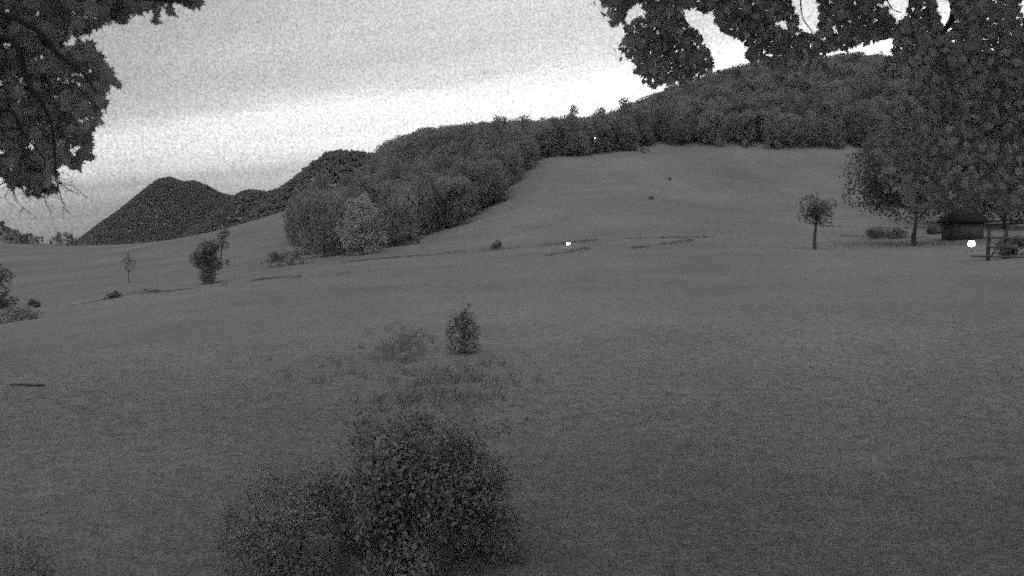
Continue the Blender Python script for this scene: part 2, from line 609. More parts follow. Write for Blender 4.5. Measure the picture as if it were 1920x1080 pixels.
def low_crown(seed, n=380, leaf=1.7):
    r = np.random.default_rng(seed)
    cen, nor = crown_points(r, n, 5.4, 5.4, 1.6, 8.5, 9, (0.4, 0.65), 0.8)
    nor = r.normal(size=(n, 3)) + (0, 0, .3)
    v, f, s = leaf_mesh_np(r, cen, nor, r.uniform(.7, 1.3, n) * leaf, 0.8)
    return mesh_np('canopy', v, f, s, M_HILL)


def hill(name, label, prof, Y0, front, back, crown_mesh, spacing, size, wood_label, seed, drop=0.75):
    prof = np.array(prof, float)
    hx = np.array([P(u, v, Y0)[0] for u, v in prof])
    hz = np.array([P(u, v, Y0)[2] for u, v in prof]) - drop * size * 8.5
    r = np.random.default_rng(seed)

    def height(x, y):
        xr = x * Y0 / y                     # ridge runs away in perspective only by its own width
        xr = np.where(y < Y0, xr, x)           # a cone shaped flank, narrowing towards the valley
        h = np.interp(xr, hx, hz)
        t = np.where(y < Y0, (Y0 - y) / front, (y - Y0) / back)
        k = 0.5 + 0.5 * np.cos(np.pi * np.clip(t, 0, 1))
        base = -28.0
        rid = 1 + .05 * np.sin(x * .013 + y * .007) * np.clip(t * 2, 0, 1)
        return base + (h - base) * k * rid
    xs = np.linspace(hx[0], hx[-1], 140)
    yl = np.concatenate([np.linspace(Y0 - front, Y0, 30), np.linspace(Y0, Y0 + back, 12)[1:]])
    X, Yg = np.meshgrid(xs, yl)
    Z = height(X.ravel(), Yg.ravel())
    V = np.stack([X.ravel(), Yg.ravel(), Z], -1)
    ii = np.arange(X.size).reshape(X.shape)
    fc = np.stack([ii[:-1, :-1], ii[:-1, 1:], ii[1:, 1:], ii[1:, :-1]], -1).reshape(-1, 4)
    o = link(name, mesh_np(name, V, fc.ravel(), np.full(len(fc), 4), M_HILLSOIL, True))
    tag(o, label, kind='structure')
    nx, ny = int((hx[-1] - hx[0]) / spacing), int((front * .95 + back * .15) / (spacing * 1.15))
    gxx, gyy = np.meshgrid(np.arange(nx), np.arange(ny))
    x = hx[0] + (gxx.ravel() + r.random(gxx.size)) * spacing
    y = Y0 - front * .95 + (gyy.ravel() + r.random(gxx.size)) * spacing * 1.15
    z = height(x, y) - 1.0
    u, v, _ = project(np.stack([x, y, z], -1))
    keep = (u > -160) & (u < 800)
    p = np.stack([x, y, z], -1)[keep]
    sc = r.uniform(.75, 1.25, len(p)) * size
    ro = np.stack([np.zeros(len(p)), np.zeros(len(p)), r.uniform(0, 6.28, len(p))], -1)
    w = gn_scatter(wood_label[0], crown_mesh, p, sc, ro)
    tag(w, wood_label[1], 'wood', kind='stuff')
    return o


hill('far_hill', 'far wooded hill with a rounded double top behind the valley',
     [(-260, 520), (20, 500), (100, 470), (140, 454), (180, 424), (230, 389), (270, 357), (298, 336), (318, 332), (344, 341), (362, 338),
      (385, 347), (410, 361), (432, 366), (470, 372), (560, 380), (760, 400), (1000, 440)],
     2300, 520, 500, low_crown(1), 5.2, .75, ('hill_wood', 'distant wood covering the rounded double topped hill'), 11)
hill('middle_hill', 'dark low ridge in front of the far hill',
     [(180, 500), (300, 470), (360, 430), (400, 402), (430, 378), (450, 361), (470, 356), (500, 360), (530, 353), (600, 345), (800, 340), (1000, 380)],
     1350, 300, 300, low_crown(2), 5.5, .75, ('ridge_wood', 'dark wood covering the low ridge before the far hill'), 12)
hill('near_hill', 'steep wooded hill rising behind the meadow wood',
     [(440, 430), (480, 392), (515, 364), (532, 350), (560, 328), (590, 304), (612, 288), (640, 283), (680, 285), (705, 290), (760, 290), (900, 290), (1100, 320)],
     720, 170, 200, low_crown(3), 4.6, .7, ('slope_wood', 'wood covering the steep hill left of the hillside trees'), 13)
# valley end trees, seen small on the skyline at the left
hill('left_hill', 'small dark wooded knoll at the left edge',
     [(-420, 380), (-120, 385), (-40, 400), (0, 412), (14, 424), (24, 442), (50, 452), (90, 466), (140, 480)],
     640, 120, 120, low_crown(4), 8, 0.55, ('knoll_wood', 'dark trees on the knoll at the left edge'), 14, drop=1.0)

# ------------------------------------------------------------------ the hillside wood: single trees
V_FOREST = [tree_meshes('woodland_tree%d' % i, 100 + i, h, w, 4000, 0.5, M_FOREST, 0.0, lob_ + 10, 0.02, 0, 4)
            for i, (h, w, lob_) in enumerate([(13, 12.5, 16), (14, 11.5, 14), (12, 13.5, 18), (15, 12.5, 20), (11, 12, 13), (13.5, 11, 15)])]

EDGE = [(535, 150), (560, 152), (640, 150), (720, 158), (760, 168), (850, 188), (930, 205), (985, 240), (1040, 253), (1120, 262),
        (1180, 266), (1240, 272), (1320, 268), (1420, 268), (1500, 268), (1620, 268), (1760, 268), (2100, 268)]
eu, eY = np.array([e[0] for e in EDGE]), np.array([e[1] for e in EDGE])
rng = np.random.default_rng(77)
cand = []
for y in np.arange(146, 440, 6.0):
    for x in np.arange(-60, 330, 6.0):
        xx, yy = x + rng.uniform(-2.6, 2.6), y + rng.uniform(-2.6, 2.6)
        u = 960 + F * xx / yy
        if u < 572 or u > 2000:
            continue
        lim = np.interp(u, eu, eY)
        if yy < lim + 2:
            continue
        if u < 700 and yy > 300 - (700 - u) * .55:
            continue
        cand.append((yy, xx))
cand.sort()
ca = np.array([(x, y) for y, x in cand])
cz = ground(ca[:, 0], ca[:, 1])
# keep those whose tops can be seen past the trees before them
u_, v_, _d = project(np.column_stack([ca, cz + 12]))
hor = np.full(2200, 2000.0)
chosen, rest = [], []
for i in range(len(ca)):
    half = 4.2 * F / ca[i, 1]
    lo, hi = int(max(0, u_[i] - half)), int(min(2199, u_[i] + half))
    vis = np.mean(hor[lo:hi + 1] > v_[i] + 3) if hi > lo else 0
    (chosen if vis > 0.25 and u_[i] < 1700 else rest).append(i)
    if hi > lo:
        hor[lo:hi + 1] = np.minimum(hor[lo:hi + 1], v_[i] + 2)
if len(chosen) > 290:
    rest += chosen[290:]
    chosen = chosen[:290]
WOOD_GROUP = 'broadleaf trees of the hillside wood'
for i in chosen:
    me = V_FOREST[rng.integers(len(V_FOREST))]
    left = u_[i] < 1160
    put_tree('woodland_tree', me, (ca[i, 0], ca[i, 1], cz[i] - .2),
             'round crowned tree in the grey wood left of the meadow top' if left else 'dark tree in the high wood above the meadow top',
             'tree', WOOD_GROUP + (' left of the meadow top' if left else ' above the meadow top'),
             rng.uniform(0, 6.28), (lambda a, b: (a, a, b))(float(rng.uniform(.62, 1.0)), float(rng.uniform(.72, 1.26))))
rest = [i for i in rest if rng.random() < 1.0]
wood = gn_scatter('wood', V_FOREST[2][1], np.column_stack([ca[rest], cz[rest]]), rng.uniform(.75, 1.15, len(rest)),
                  np.stack([np.zeros(len(rest)), np.zeros(len(rest)), rng.uniform(0, 6.28, len(rest))], -1))
tag(wood, 'inner trees of the hillside wood merging into one dark mass', 'wood', kind='stuff')

# the rounded pale tree and its neighbours at the wood's lower corner
pale = tree_meshes('pale_tree', 31, 11.5, 12.0, 5200, 0.36, M_PALE, 0.0, 26, 0.02)
put_tree('pale_tree', pale, on_ground(680, 140), 'pale rounded tree at the lower left corner of the wood', 'tree', None, 0.7)
corner = tree_meshes('corner_tree', 33, 13.5, 13.0, 5200, 0.4, M_FOREST, 0.0, 26, 0.02)
put_tree('broadleaf_tree', corner, on_ground(608, 146), 'tall dark tree left of the pale rounded tree', 'tree', None, 2.1)
put_tree('broadleaf_tree', corner, on_ground(742, 158), 'dark tree right of the pale rounded tree', 'tree', None, 4.4, .85)
low = tree_meshes('low_shrub', 35, 2.8, 6.2, 1400, 0.26, M_FOREST, 0.0, 16, 0.02)
for (u, Y, s, lab) in [(520, 128, 1.0, 'low shrub at the foot of the wood, farthest left'),
                       (552, 130, 1.15, 'low shrub under the tall dark tree at the wood corner'),
                       (770, 160, .8, 'low shrub where the wood edge meets the meadow, right of the pale tree'),
                       (1205, 262, .8, 'small dark shrub at the top of the meadow by the wood')]:
    put_tree('low_shrub', low, on_ground(u, Y), lab, 'shrub', 'low shrubs along the wood edge', u * .1, s)

for k_, (u, s_) in enumerate([(24, 1.9), (40, 1.5), (57, 1.7), (74, 1.3), (108, 1.5), (122, 2.0), (136, 1.6)]):
    put_tree('valley_tree', low, on_ground(u, 425), 'small dark tree on the skyline at the end of the valley', 'tree', 'small trees along the valley skyline', k_ * 1.3, (s_ * .9, s_ * .9, s_ * 1.5))

# ------------------------------------------------------------------ single trees on the meadow
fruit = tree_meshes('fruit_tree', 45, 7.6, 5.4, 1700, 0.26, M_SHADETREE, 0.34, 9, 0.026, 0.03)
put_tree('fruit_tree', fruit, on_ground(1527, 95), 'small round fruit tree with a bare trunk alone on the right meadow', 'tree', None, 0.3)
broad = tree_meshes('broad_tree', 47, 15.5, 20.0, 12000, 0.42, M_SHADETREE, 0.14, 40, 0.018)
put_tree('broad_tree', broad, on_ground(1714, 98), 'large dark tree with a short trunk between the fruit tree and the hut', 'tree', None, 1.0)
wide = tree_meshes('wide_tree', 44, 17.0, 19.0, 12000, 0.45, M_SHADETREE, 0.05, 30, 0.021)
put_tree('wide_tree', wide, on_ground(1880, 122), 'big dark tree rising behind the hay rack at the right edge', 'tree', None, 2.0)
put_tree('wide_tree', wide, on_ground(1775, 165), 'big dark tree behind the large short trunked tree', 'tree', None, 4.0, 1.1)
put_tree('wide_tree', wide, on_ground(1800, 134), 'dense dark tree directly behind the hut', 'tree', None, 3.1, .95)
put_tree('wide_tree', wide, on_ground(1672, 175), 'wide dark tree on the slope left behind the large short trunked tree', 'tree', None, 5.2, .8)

rngc = np.random.default_rng(8)
def conifer(seed, h, w, n, leaf, mat):
    r = np.random.default_rng(seed)
    t = r.random(n) ** .75
    z = h * (.06 + .94 * t)
    lay = 0.72 + .28 * np.sin(z / h * 42)
    rad = w / 2 * (1 - t) ** .8 * lay * r.uniform(.55, 1.05, n) + .05
    a = r.uniform(0, 6.28, n)
    c = np.stack([np.cos(a) * rad, np.sin(a) * rad, z - rad * .2], -1)
    nn = np.stack([np.cos(a), np.sin(a), np.full(n, .8)], -1) + r.normal(size=(n, 3)) * .5
    v, f, s = leaf_mesh_np(r, c, nn, r.uniform(.6, 1.3, n) * leaf, .5)
    crown = mesh_np('conifer_crown', v, f, s, mat)
    mb = MB()
    mb.tube([(0, 0, -.3), (0, 0, h * .5), (0, 0, h * .97)], [h * .018, h * .011, h * .003], 7)
    return mb.mesh('conifer_trunk', M_BARK, True), crown


con = tree_meshes('bushy_tree', 51, 6.4, 6.6, 5200, .24, M_SHADETREE, .0, 18, .02, 0, 3)
put_tree('bushy_tree', con, on_ground(394, 108), 'round bushy tree standing alone on the left meadow', 'tree', None, .5)
thin = tree_meshes('sparse_crown', 52, 6.0, 3.6, 380, .30, M_FOREST, .12, 9, .012)
put_tree('young_tree', thin, on_ground(240, 128), 'thin sparse young tree right of the valley notch', 'tree', None, 1.5)
loose = tree_meshes('young_crown', 53, 5.6, 3.6, 420, .4, M_FOREST, .3, 8, .02)
put_tree('young_tree', loose, on_ground(416, 185), 'small tree just behind the round bushy tree on the left meadow', 'tree', None, 1.1, 1.4)


# ------------------------------------------------------------------ bushes
def bush(name, label, cat, loc, seed, w, h, n, leaf, mat, lobes=16, stems=14, squash=1.0, shell=.55, group=None, wisps=0):
    r = np.random.default_rng(seed)
    # lobes heaped from the ground up, widest a third of the way up
    lz = r.random(lobes) ** 1.15
    prof = np.sqrt(np.clip(1 - ((lz - .33) / .80) ** 2, .05, 1))
    la, lrad = r.uniform(0, 6.28, lobes), np.sqrt(r.uniform(.2, 1, lobes))
    lr = r.uniform(.07, .22, lobes) * (w + h) / 2 * (1.35 if lobes < 20 else 1.0)
    lc = np.stack([np.cos(la) * lrad * prof * (w / 2 - lr), np.sin(la) * lrad * prof * (w / 2 - lr) * squash, lr * .5 + lz * (h - 1.5 * lr)], -1)
    k = r.choice(lobes, n, p=lr ** 2 / (lr ** 2).sum())
    dd = unit(r.normal(size=(n, 3)))
    rr = lr[k] * (1 - (1 - shell) * r.random(n) ** .7 + np.abs(r.normal(size=n)) * .12)
    cen, nor = lc[k] + dd * rr[:, None], unit(dd + r.normal(size=(n, 3)) * .55)
    if wisps:
        a = r.uniform(0, 6.28, wisps)
        base = np.stack([np.cos(a) * w * .2 * r.random(wisps), np.sin(a) * w * .15, np.full(wisps, h * .8)], -1)
        tip = base + np.stack([r.normal(size=wisps) * .2 * w, r.normal(size=wisps) * .1 * w, h * r.uniform(.1, .32, wisps)], -1)
        k = r.integers(0, wisps, wisps * 14)
        tt = r.random(len(k))[:, None]
        c2 = base[k] * (1 - tt) + tip[k] * tt + r.normal(size=(len(k), 3)) * .035
        cen = np.concatenate([cen, c2]); nor = np.concatenate([nor, r.normal(size=(len(k), 3)) + (0, 0, .6)])
    cen[:, 2] = np.maximum(cen[:, 2], .03)
    v, f, s = leaf_mesh_np(r, cen, nor, r.uniform(.6, 1.35, len(cen)) * leaf)
    t = thing(name, label, cat, loc, group)
    link('leaves', mesh_np(name + '_leaves', v, f, s, mat), t)
    if stems:
        mb = MB()
        for k in range(stems):
            a = r.uniform(0, 6.28)
            L = r.uniform(.35, .85)
            e = np.array((math.cos(a) * w * .42 * L, math.sin(a) * w * .42 * L * squash, h * r.uniform(.5, .92)))
            st = np.array((math.cos(a) * w * .06, math.sin(a) * w * .06, -.08))
            pp = smooth_path([st, (st + e) / 2 * np.array((.8, .8, 1.1)) + r.normal(size=3) * .04, e], 3)
            mb.tube(pp, list(np.linspace(.017, .004, len(pp)) * (w / 2.4)), 5)
        link('stem', mb.mesh(name + '_stems', M_TWIG, True), t)
    return t


bush('leafy_bush', 'large leafy bush with dark gaps in the near grass', 'bush', on_ground(766, 10.3), 61, 3.75, 1.9, 23000, .066, M_BUSH,
     54, 9, .85, .3, wisps=60)
bush('feathery_shrub', 'soft feathery shrub left of the large leafy bush', 'shrub', on_ground(522, 9.6), 62, 2.1, 1.5, 14000, .038, M_SHRUB,
     60, 6, .9, .2, wisps=110)
bush('corner_bush', 'dark bush top cut off by the lower left corner', 'bush', P(10, 1130, 8.6) - np.array((0, 0, .72)), 63, 1.5, 1.5, 9000, .038, M_BUSH, 40, 3)
bush('meadow_bush', 'single dark bush standing in the middle of the meadow', 'bush', on_ground(868, 33.0), 64, 1.8, 1.95, 1500, .11, M_DARKBUSH, 18, 6, wisps=8)
bush('edge_bush', 'tall dark bush cut by the left edge below the valley', 'bush', on_ground(-42, 62), 65, 6.6, 5.2, 4200, .24, M_DARKBUSH, 22, 8)
bush('ditch_bush', 'small dark bush beside the ditch left of the middle lamp', 'bush', on_ground(930, 120), 66, 2.6, 1.5, 420, .28, M_DARKBUSH, 9, 6)
bush('slope_bush', 'tiny dark bush halfway up the far slope', 'bush', on_ground(1218, 190), 67, 1.9, 1.1, 260, .28, M_DARKBUSH, 7, 5)
bush('slope_bush', 'tiny faint bush higher up the far slope', 'bush', on_ground(1254, 218), 68, 1.4, 1.0, 160, .26, M_DARKBUSH, 6, 5)
bush('gully_bush', 'small black bush in the gully near the left edge', 'bush', on_ground(60, 98), 69, 1.9, 1.2, 420, .24, M_DARKBUSH, 8, 5)
bush('gully_bush', 'low dark bush on the gully rim at the foot of the round bushy tree slope', 'bush', on_ground(207, 96), 70, 3.2, 1.1, 420, .26, M_DARKBUSH, 9, 5)


bush('rack_bush', 'dark overgrown bush behind the bars of the hay rack at the right edge', 'bush', on_ground(1900, 72.5), 75, 3.6, 1.9, 1500, .2, M_DARKBUSH, 22, 6)

bush('gully_bush', 'flat strip of scrub on the meadow crest right of the gully bushes', 'bush', on_ground(285, 93), 76, 3.4, .75, 600, .2, M_FOREST, 16, 4)
bush('edge_scrub', 'low grey scrub at the foot of the tall bush on the left edge', 'scrub', on_ground(14, 57.5), 77, 4.2, 1.3, 1300, .2, M_FOREST, 24, 4)
bush('shade_scrub', 'added dark scrub standing in for shade left of the short trunk near the hut', 'scrub', on_ground(1656, 116), 78, 7.5, 1.7, 1500, .26, M_SHADETREE, 26, 4)  # added scrub: its dark leaves make the shade under the right trees
bush('shade_scrub', 'added dark scrub standing in for shade between the short trunk and the hut', 'scrub', on_ground(1757, 118), 79, 5.5, 2.2, 1300, .26, M_SHADETREE, 24, 4)  # second added scrub, also there for the shade below the crowns


# loose weeds and rough grass: countless, one object each
def blade_tuft(seed, n, h, spread, w):
    r = np.random.default_rng(seed)
    vs_, fl, sz = [], [], []
    for k in range(n):
        a, b = r.uniform(0, 6.28), r.uniform(0, 6.28)
        p = np.array((math.cos(a), math.sin(a), 0)) * spread * r.random()
        side = np.array((math.cos(b), math.sin(b), 0)) * w
        lean = np.array((math.cos(a + r.normal()), math.sin(a + r.normal()), 0)) * h * r.uniform(.15, .7)
        H = h * r.uniform(.55, 1.1)
        i = len(vs_)
        vs_ += [p - side, p + side, p + lean * .4 + side * .7 + (0, 0, H * .6), p + lean * .4 - side * .7 + (0, 0, H * .6), p + lean + (0, 0, H)]
        fl += [i, i + 1, i + 2, i + 3, i + 3, i + 2, i + 4]
        sz += [4, 3]
    return np.array(vs_), fl, sz


v, f, s = blade_tuft(3, 12, .024, .14, .0025)
tuft = mesh_np('grass_tuft', v, f, s, M_GRASS)
rng = np.random.default_rng(21)
NG = 230000
gyv = np.sqrt(rng.uniform(5.5 ** 2, 44 ** 2, NG))
gyv = gyv[rng.random(NG) < np.clip((44 - gyv) / 30, 0, 1) ** 1.2]
NG = len(gyv)
gxv = (gyv + 1.5) * rng.uniform(-.95, .95, NG)
gp = np.stack([gxv, gyv, ground(gxv, gyv)], -1)
grass = gn_scatter('grass', tuft, gp, rng.uniform(.6, 1.4, NG) * np.clip(gyv / 18, .95, 1.2),
                   np.stack([np.zeros(NG), np.zeros(NG), rng.uniform(0, 6.28, NG)], -1))
tag(grass, 'short grass of the near meadow', 'grass', kind='stuff')

v, f, s = blade_tuft(4, 14, .26, .22, .012)
rough_tuft = mesh_np('rough_tuft', v, f, s, M_DARKBUSH)
LINES = [([(-10, 604), (60, 590), (140, 573), (245, 551)], 320, .7), ([(245, 549), (330, 545), (420, 533)], 260, .7), ([(470, 527), (560, 520), (650, 514)], 240, .8),
         ([(640, 493), (740, 484), (880, 472), (930, 468)], 420, .8), ([(930, 468), (1010, 462), (1110, 452), (1200, 446), (1330, 444)], 500, .8),
         ([(1020, 479), (1060, 474), (1110, 466)], 200, .6), ([(1185, 466), (1240, 460), (1300, 451)], 260, .8),
         ([(1540, 424), (1620, 428), (1700, 430), (1760, 428)], 260, .8), ([(1560, 442), (1640, 444), (1740, 446)], 200, .6)]


def row_to_Y(u, v):
    """distance at which column u of the ground is seen at row v (first hit)"""
    Y = np.geomspace(9, 300, 500)
    x = (u - 960) / F * Y
    _, vr, _ = project(np.stack([x, Y, ground(x, Y)], -1))
    k = np.argmax(vr <= v)
    return Y[k]


pts, scl = [], []
for line, n, sc in LINES:
    W = np.array([[(u - 960) / F * row_to_Y(u, v), row_to_Y(u, v)] for u, v in line])
    seg = np.linalg.norm(np.diff(W, axis=0), axis=1)
    cum = np.concatenate([[0], np.cumsum(seg)])
    t = rng.random(n * 2) * cum[-1]
    t = t[(np.sin(t * .31 + n) + .6 * np.sin(t * .83)) > rng.normal(-.4, .6, len(t))]
    n = len(t)
    x = np.interp(t, cum, W[:, 0]) + rng.normal(size=n) * .15
    y = np.interp(t, cum, W[:, 1]) + rng.normal(size=n) * 1.1 + .8 * np.sin(t * .13)
    pts.append(np.stack([x, y], -1)); scl.append(rng.uniform(.5, 1.3, n) * sc)
pts, scl = np.concatenate(pts), np.concatenate(scl)
rushes = gn_scatter('rough_grass', rough_tuft, np.column_stack([pts, ground(pts[:, 0], pts[:, 1]) - .02]), scl,
                    np.stack([np.zeros(len(pts)), np.zeros(len(pts)), rng.uniform(0, 6.28, len(pts))], -1))
tag(rushes, 'dark rough grass along the ditches across the meadow', 'grass', kind='stuff')

v, f, s = blade_tuft(6, 14, .45, .22, .014)
weed_tuft = mesh_np('weed_tuft', v, f, s, M_WEED)
pts = []
for (u, v0, n, su, sv) in [(770, 640, 60, 26, 14), (735, 668, 50, 30, 14), (830, 720, 70, 50, 20), (800, 760, 60, 70, 20), (640, 700, 20, 60, 20), (905, 690, 16, 30, 20)]:
    for k in range(n):
        uu, vv2 = rng.normal(u, su), rng.normal(v0, sv)
        Y = row_to_Y(uu, vv2)
        pts.append(((uu - 960) / F * Y, Y))
pts = np.array(pts)
weeds = gn_scatter('weeds', weed_tuft, np.column_stack([pts, ground(pts[:, 0], pts[:, 1])]), rng.uniform(.5, 1.1, len(pts)),
                   np.stack([np.zeros(len(pts)), np.zeros(len(pts)), rng.uniform(0, 6.28, len(pts))], -1))
tag(weeds, 'tall weeds scattered around the bushes of the near meadow', 'weeds', kind='stuff')

# ------------------------------------------------------------------ hut, hay rack, lamps, log
hp = on_ground(1802, 104)
hut = thing('hut', 'small grey hut with a black hipped roof at the right edge', 'hut', hp, None, math.radians(-8))
mb = MB(); mb.box((0, 0, 1.0), (4.0, 3.2, 2.6)); link('wall', mb.mesh('hut_wall', M_WALL), hut)
mb = MB()
rz0, rz1 = 2.25, 4.2
vs_ = [(-2.6, -2.1, rz0), (2.6, -2.1, rz0), (2.6, 2.1, rz0), (-2.6, 2.1, rz0),
       (-2.6, -2.1, rz0 + .14), (2.6, -2.1, rz0 + .14), (2.6, 2.1, rz0 + .14), (-2.6, 2.1, rz0 + .14), (-1.3, 0, rz1), (1.3, 0, rz1)]
mb.add(vs_, [(3, 2, 1, 0), (0, 1, 5, 4), (1, 2, 6, 5), (2, 3, 7, 6), (3, 0, 4, 7), (4, 5, 9, 8), (6, 7, 8, 9), (5, 6, 9), (7, 4, 8)])
link('roof', mb.mesh('hut_roof', M_ROOF), hut)
mb = MB(); mb.box((.6, -1.63, .95), (.9, .06, 1.9)); link('door', mb.mesh('hut_door', M_WOOD), hut)

RY = 67.0
r0 = on_ground(1852, RY)
rack = thing('hay_rack', 'dark timber hay rack with open rails cut by the right edge', 'rack', r0, None, math.radians(3))
pxm = RY / F                                                     # metres per pixel there
for k, xk in enumerate((0, 34, 86, 140)):
    mb = MB(); mb.box((xk * pxm, .04 * k, 1.35), (.22, .2, 3.2)); link('post', mb.mesh('rack_post', M_WOOD), rack)
for (x0, x1, za, zb) in [(-18, 150, 3.05, 3.5), (-12, 150, 2.05, 1.7), (-36, 150, .42, .25), (-6, 150, 1.2, 1.1)]:
    mb = MB(); mb.tube([(x0 * pxm, -.17, za), (x1 * pxm, -.17, zb)], .085, 7); link('rail', mb.mesh('rack_rail', M_WOOD), rack)
mb = MB(); mb.box((66 * pxm, .05, 3.55), (8.0, 1.5, .12), 0, -.04); link('roof', mb.mesh('rack_roof', M_ROOF), rack)
mb = MB(); mb.tube([(2 * pxm, -.2, .3), (34 * pxm, -.2, 2.8)], .07, 6); link('brace', mb.mesh('rack_brace', M_WOOD), rack)


def lamp(label, loc, h, r, post_r=.05, flat=1.0):
    t = thing('lamp', label, 'lamp', loc)
    mb = MB(); mb.tube([(0, 0, -.3), (0, 0, h - r * flat * .9)], post_r, 8); mb.tube([(0, 0, -.05), (0, 0, .08)], post_r * 2.4, 10)
    link('post', mb.mesh('lamp_post', M_METAL, True), t)
    mb = MB(); mb.ball((0, 0, h), (r, r, r * flat)); link('globe', mb.mesh('lamp_globe', M_LAMP, True), t)
    mb = MB(); mb.tube([(0, 0, h + r * flat * .93), (0, 0, h + r * flat * 1.12)], [r * .5, r * .2], 10); link('cap', mb.mesh('lamp_cap', M_METAL, True), t)
    return t


lamp('bright white lamp glowing in front of the hut beside the hay rack', on_ground(1820, 82), .98, .36, .06)
lamp('small white lamp glowing low on the open middle meadow', on_ground(1065, 113), .50, .33, .05, .62)
lq = on_ground(1114, 253)
lamp('tiny white lamp on a tall post against the wood on the skyline', lq, P(1114, 259, 253)[2] - lq[2], .27, .06)

lg = on_ground(42, 27.6)
mb = MB()
mb.tube(smooth_path([(-.68, .05, .05), (-.3, 0, .08), (.1, .03, .06), (.64, -.04, .07)], 3), [.02, .03, .035, .04, .04, .05, .05, .05, .05, .04], 7)
log = link('log', mb.mesh('log', M_BARK, True), None, tuple(lg))
tag(log, 'thin dark log lying in the grass at the left edge', 'log')


# ------------------------------------------------------------------ the near maples that frame the view
OUT = [(0, -.36), (.10, -.30), (.32, -.42), (.26, -.22), (.50, -.12), (.36, -.02), (.46, .16), (.24, .14), (.20, .26), (.12, .30), (0, .58)]
outl = OUT + [(-x, y) for x, y in OUT[-2:0:-1]]


def maple_leaf_np():
    vs_ = [(x, y, .10 * abs(x) - .22 * max(0, y) ** 2) for x, y in outl]
    n = len(vs_)
    vs_.append((0, .02, -.03))
    fs = [(i, (i + 1) % n, n) for i in range(n)]
    k = len(vs_)
    vs_ += [(-.012, -.34, 0), (.012, -.34, 0), (.010, -.95, .05), (-.010, -.95, .05)]   # leaf stalk
    fs.append((k, k + 1, k + 2, k + 3))
    return np.array(vs_), fs


LV, LF = maple_leaf_np()
leaf_me = mesh_np('leaf', LV, [i for f in LF for i in f], [len(f) for f in LF], M_MAPLE)


def leaves_joined(name, mats):
    n = len(mats)
    A = np.array([np.array(m) for m in mats])
    V = np.einsum('nij,vj->nvi', A[:, :3, :3], LV) + A[:, None, :3, 3]
    base = np.array([i for f in LF for i in f])
    fl = (base[None] + np.arange(n)[:, None] * len(LV)).ravel()
    return mesh_np(name, V.reshape(-1, 3), fl, np.tile([len(f) for f in LF], n), M_MAPLE)


def leaf_matrix(r, p, size):
    # leaves hang: tip mostly down and outwards, face turned any way
    e = Euler((r.normal(-1.75, .6), r.normal(0, .6), r.uniform(0, 6.28)))
    return Matrix.Translation(Vector(p)) @ e.to_matrix().to_4x4() @ Matrix.Scale(size * r.uniform(.6, 1.25), 4)


def maple(name, label, base, seed, masses, holes, limbs, twigs, size, over, single=300):
    r = np.random.default_rng(seed)
    t = thing(name, label, 'tree', base)
    inv = Matrix.Translation(-Vector(base))
    for pth, ra, rb in limbs:
        pp = smooth_path(pth, 5) - np.asarray(base)
        mb = MB(); mb.tube(pp, list(np.linspace(ra, rb, len(pp))), 8)
        link('branch', mb.mesh(name + '_branch', M_TWIG, True), t)
    mb = MB()
    for pth, ra, rb in twigs:
        pp = smooth_path(pth, 4) - np.asarray(base)
        mb.tube(pp, list(np.linspace(ra, rb, len(pp))), 5)
    if twigs:
        link('twig', mb.mesh(name + '_twig', M_TWIG, True), t)
    mats, score = [], []
    for poly, n, y0, y1 in masses:
        poly = np.array(poly, float)
        lo, hi = poly.min(0), poly.max(0)
        got = 0
        while got < n:
            u, v = r.uniform(lo[0], hi[0], 400), r.uniform(lo[1], hi[1], 400)
            ok = in_poly(u, v, poly)
            fray = r.random(400) < .3
            u, v = u + fray * r.normal(0, 9, 400), v + fray * r.normal(0, 9, 400)
            for h in holes:
                ok &= ~in_poly(u, v, h)
            for uu, v2 in zip(u[ok], v[ok]):
                if got >= n:
                    break
                Y = r.uniform(y0, y1)
                mats.append(inv @ leaf_matrix(r, P(uu, v2, Y), size))
                inside = -20 < uu < 1940 and -20 < v2
                score.append((0 if inside else 1000) + Y)
                got += 1
    order = np.argsort(score)
    for k in order[:single]:
        o = link('leaf', leaf_me, t)
        o.matrix_local = mats[k]
    rest_ = [mats[k] for k in order[single:]]
    # unseen crown lobes, added over and beside the camera to darken the near grass
    cen = []
    for (c, rad, n) in over:
        d = unit(r.normal(size=(n, 3)))
        p = np.asarray(c) + d * (np.asarray(rad) * (1 - .35 * r.random((n, 1))))
        uu, v2, dep = project(p)
        keep = ~((dep > 0) & (uu > -90) & (uu < 2010) & (v2 > -90))
        keep &= np.linalg.norm(p - np.array((0, 0, CAMZ)), axis=1) > 1.6
        cen.append(p[keep])
    if cen:
        cen = np.concatenate(cen)
        for p in cen:
            rest_.append(inv @ leaf_matrix(r, p, size * 2.6))
    if rest_:
        o = link('leaves', leaves_joined(name + '_leaves', rest_), t)
        o['kind'] = 'stuff'
    return t


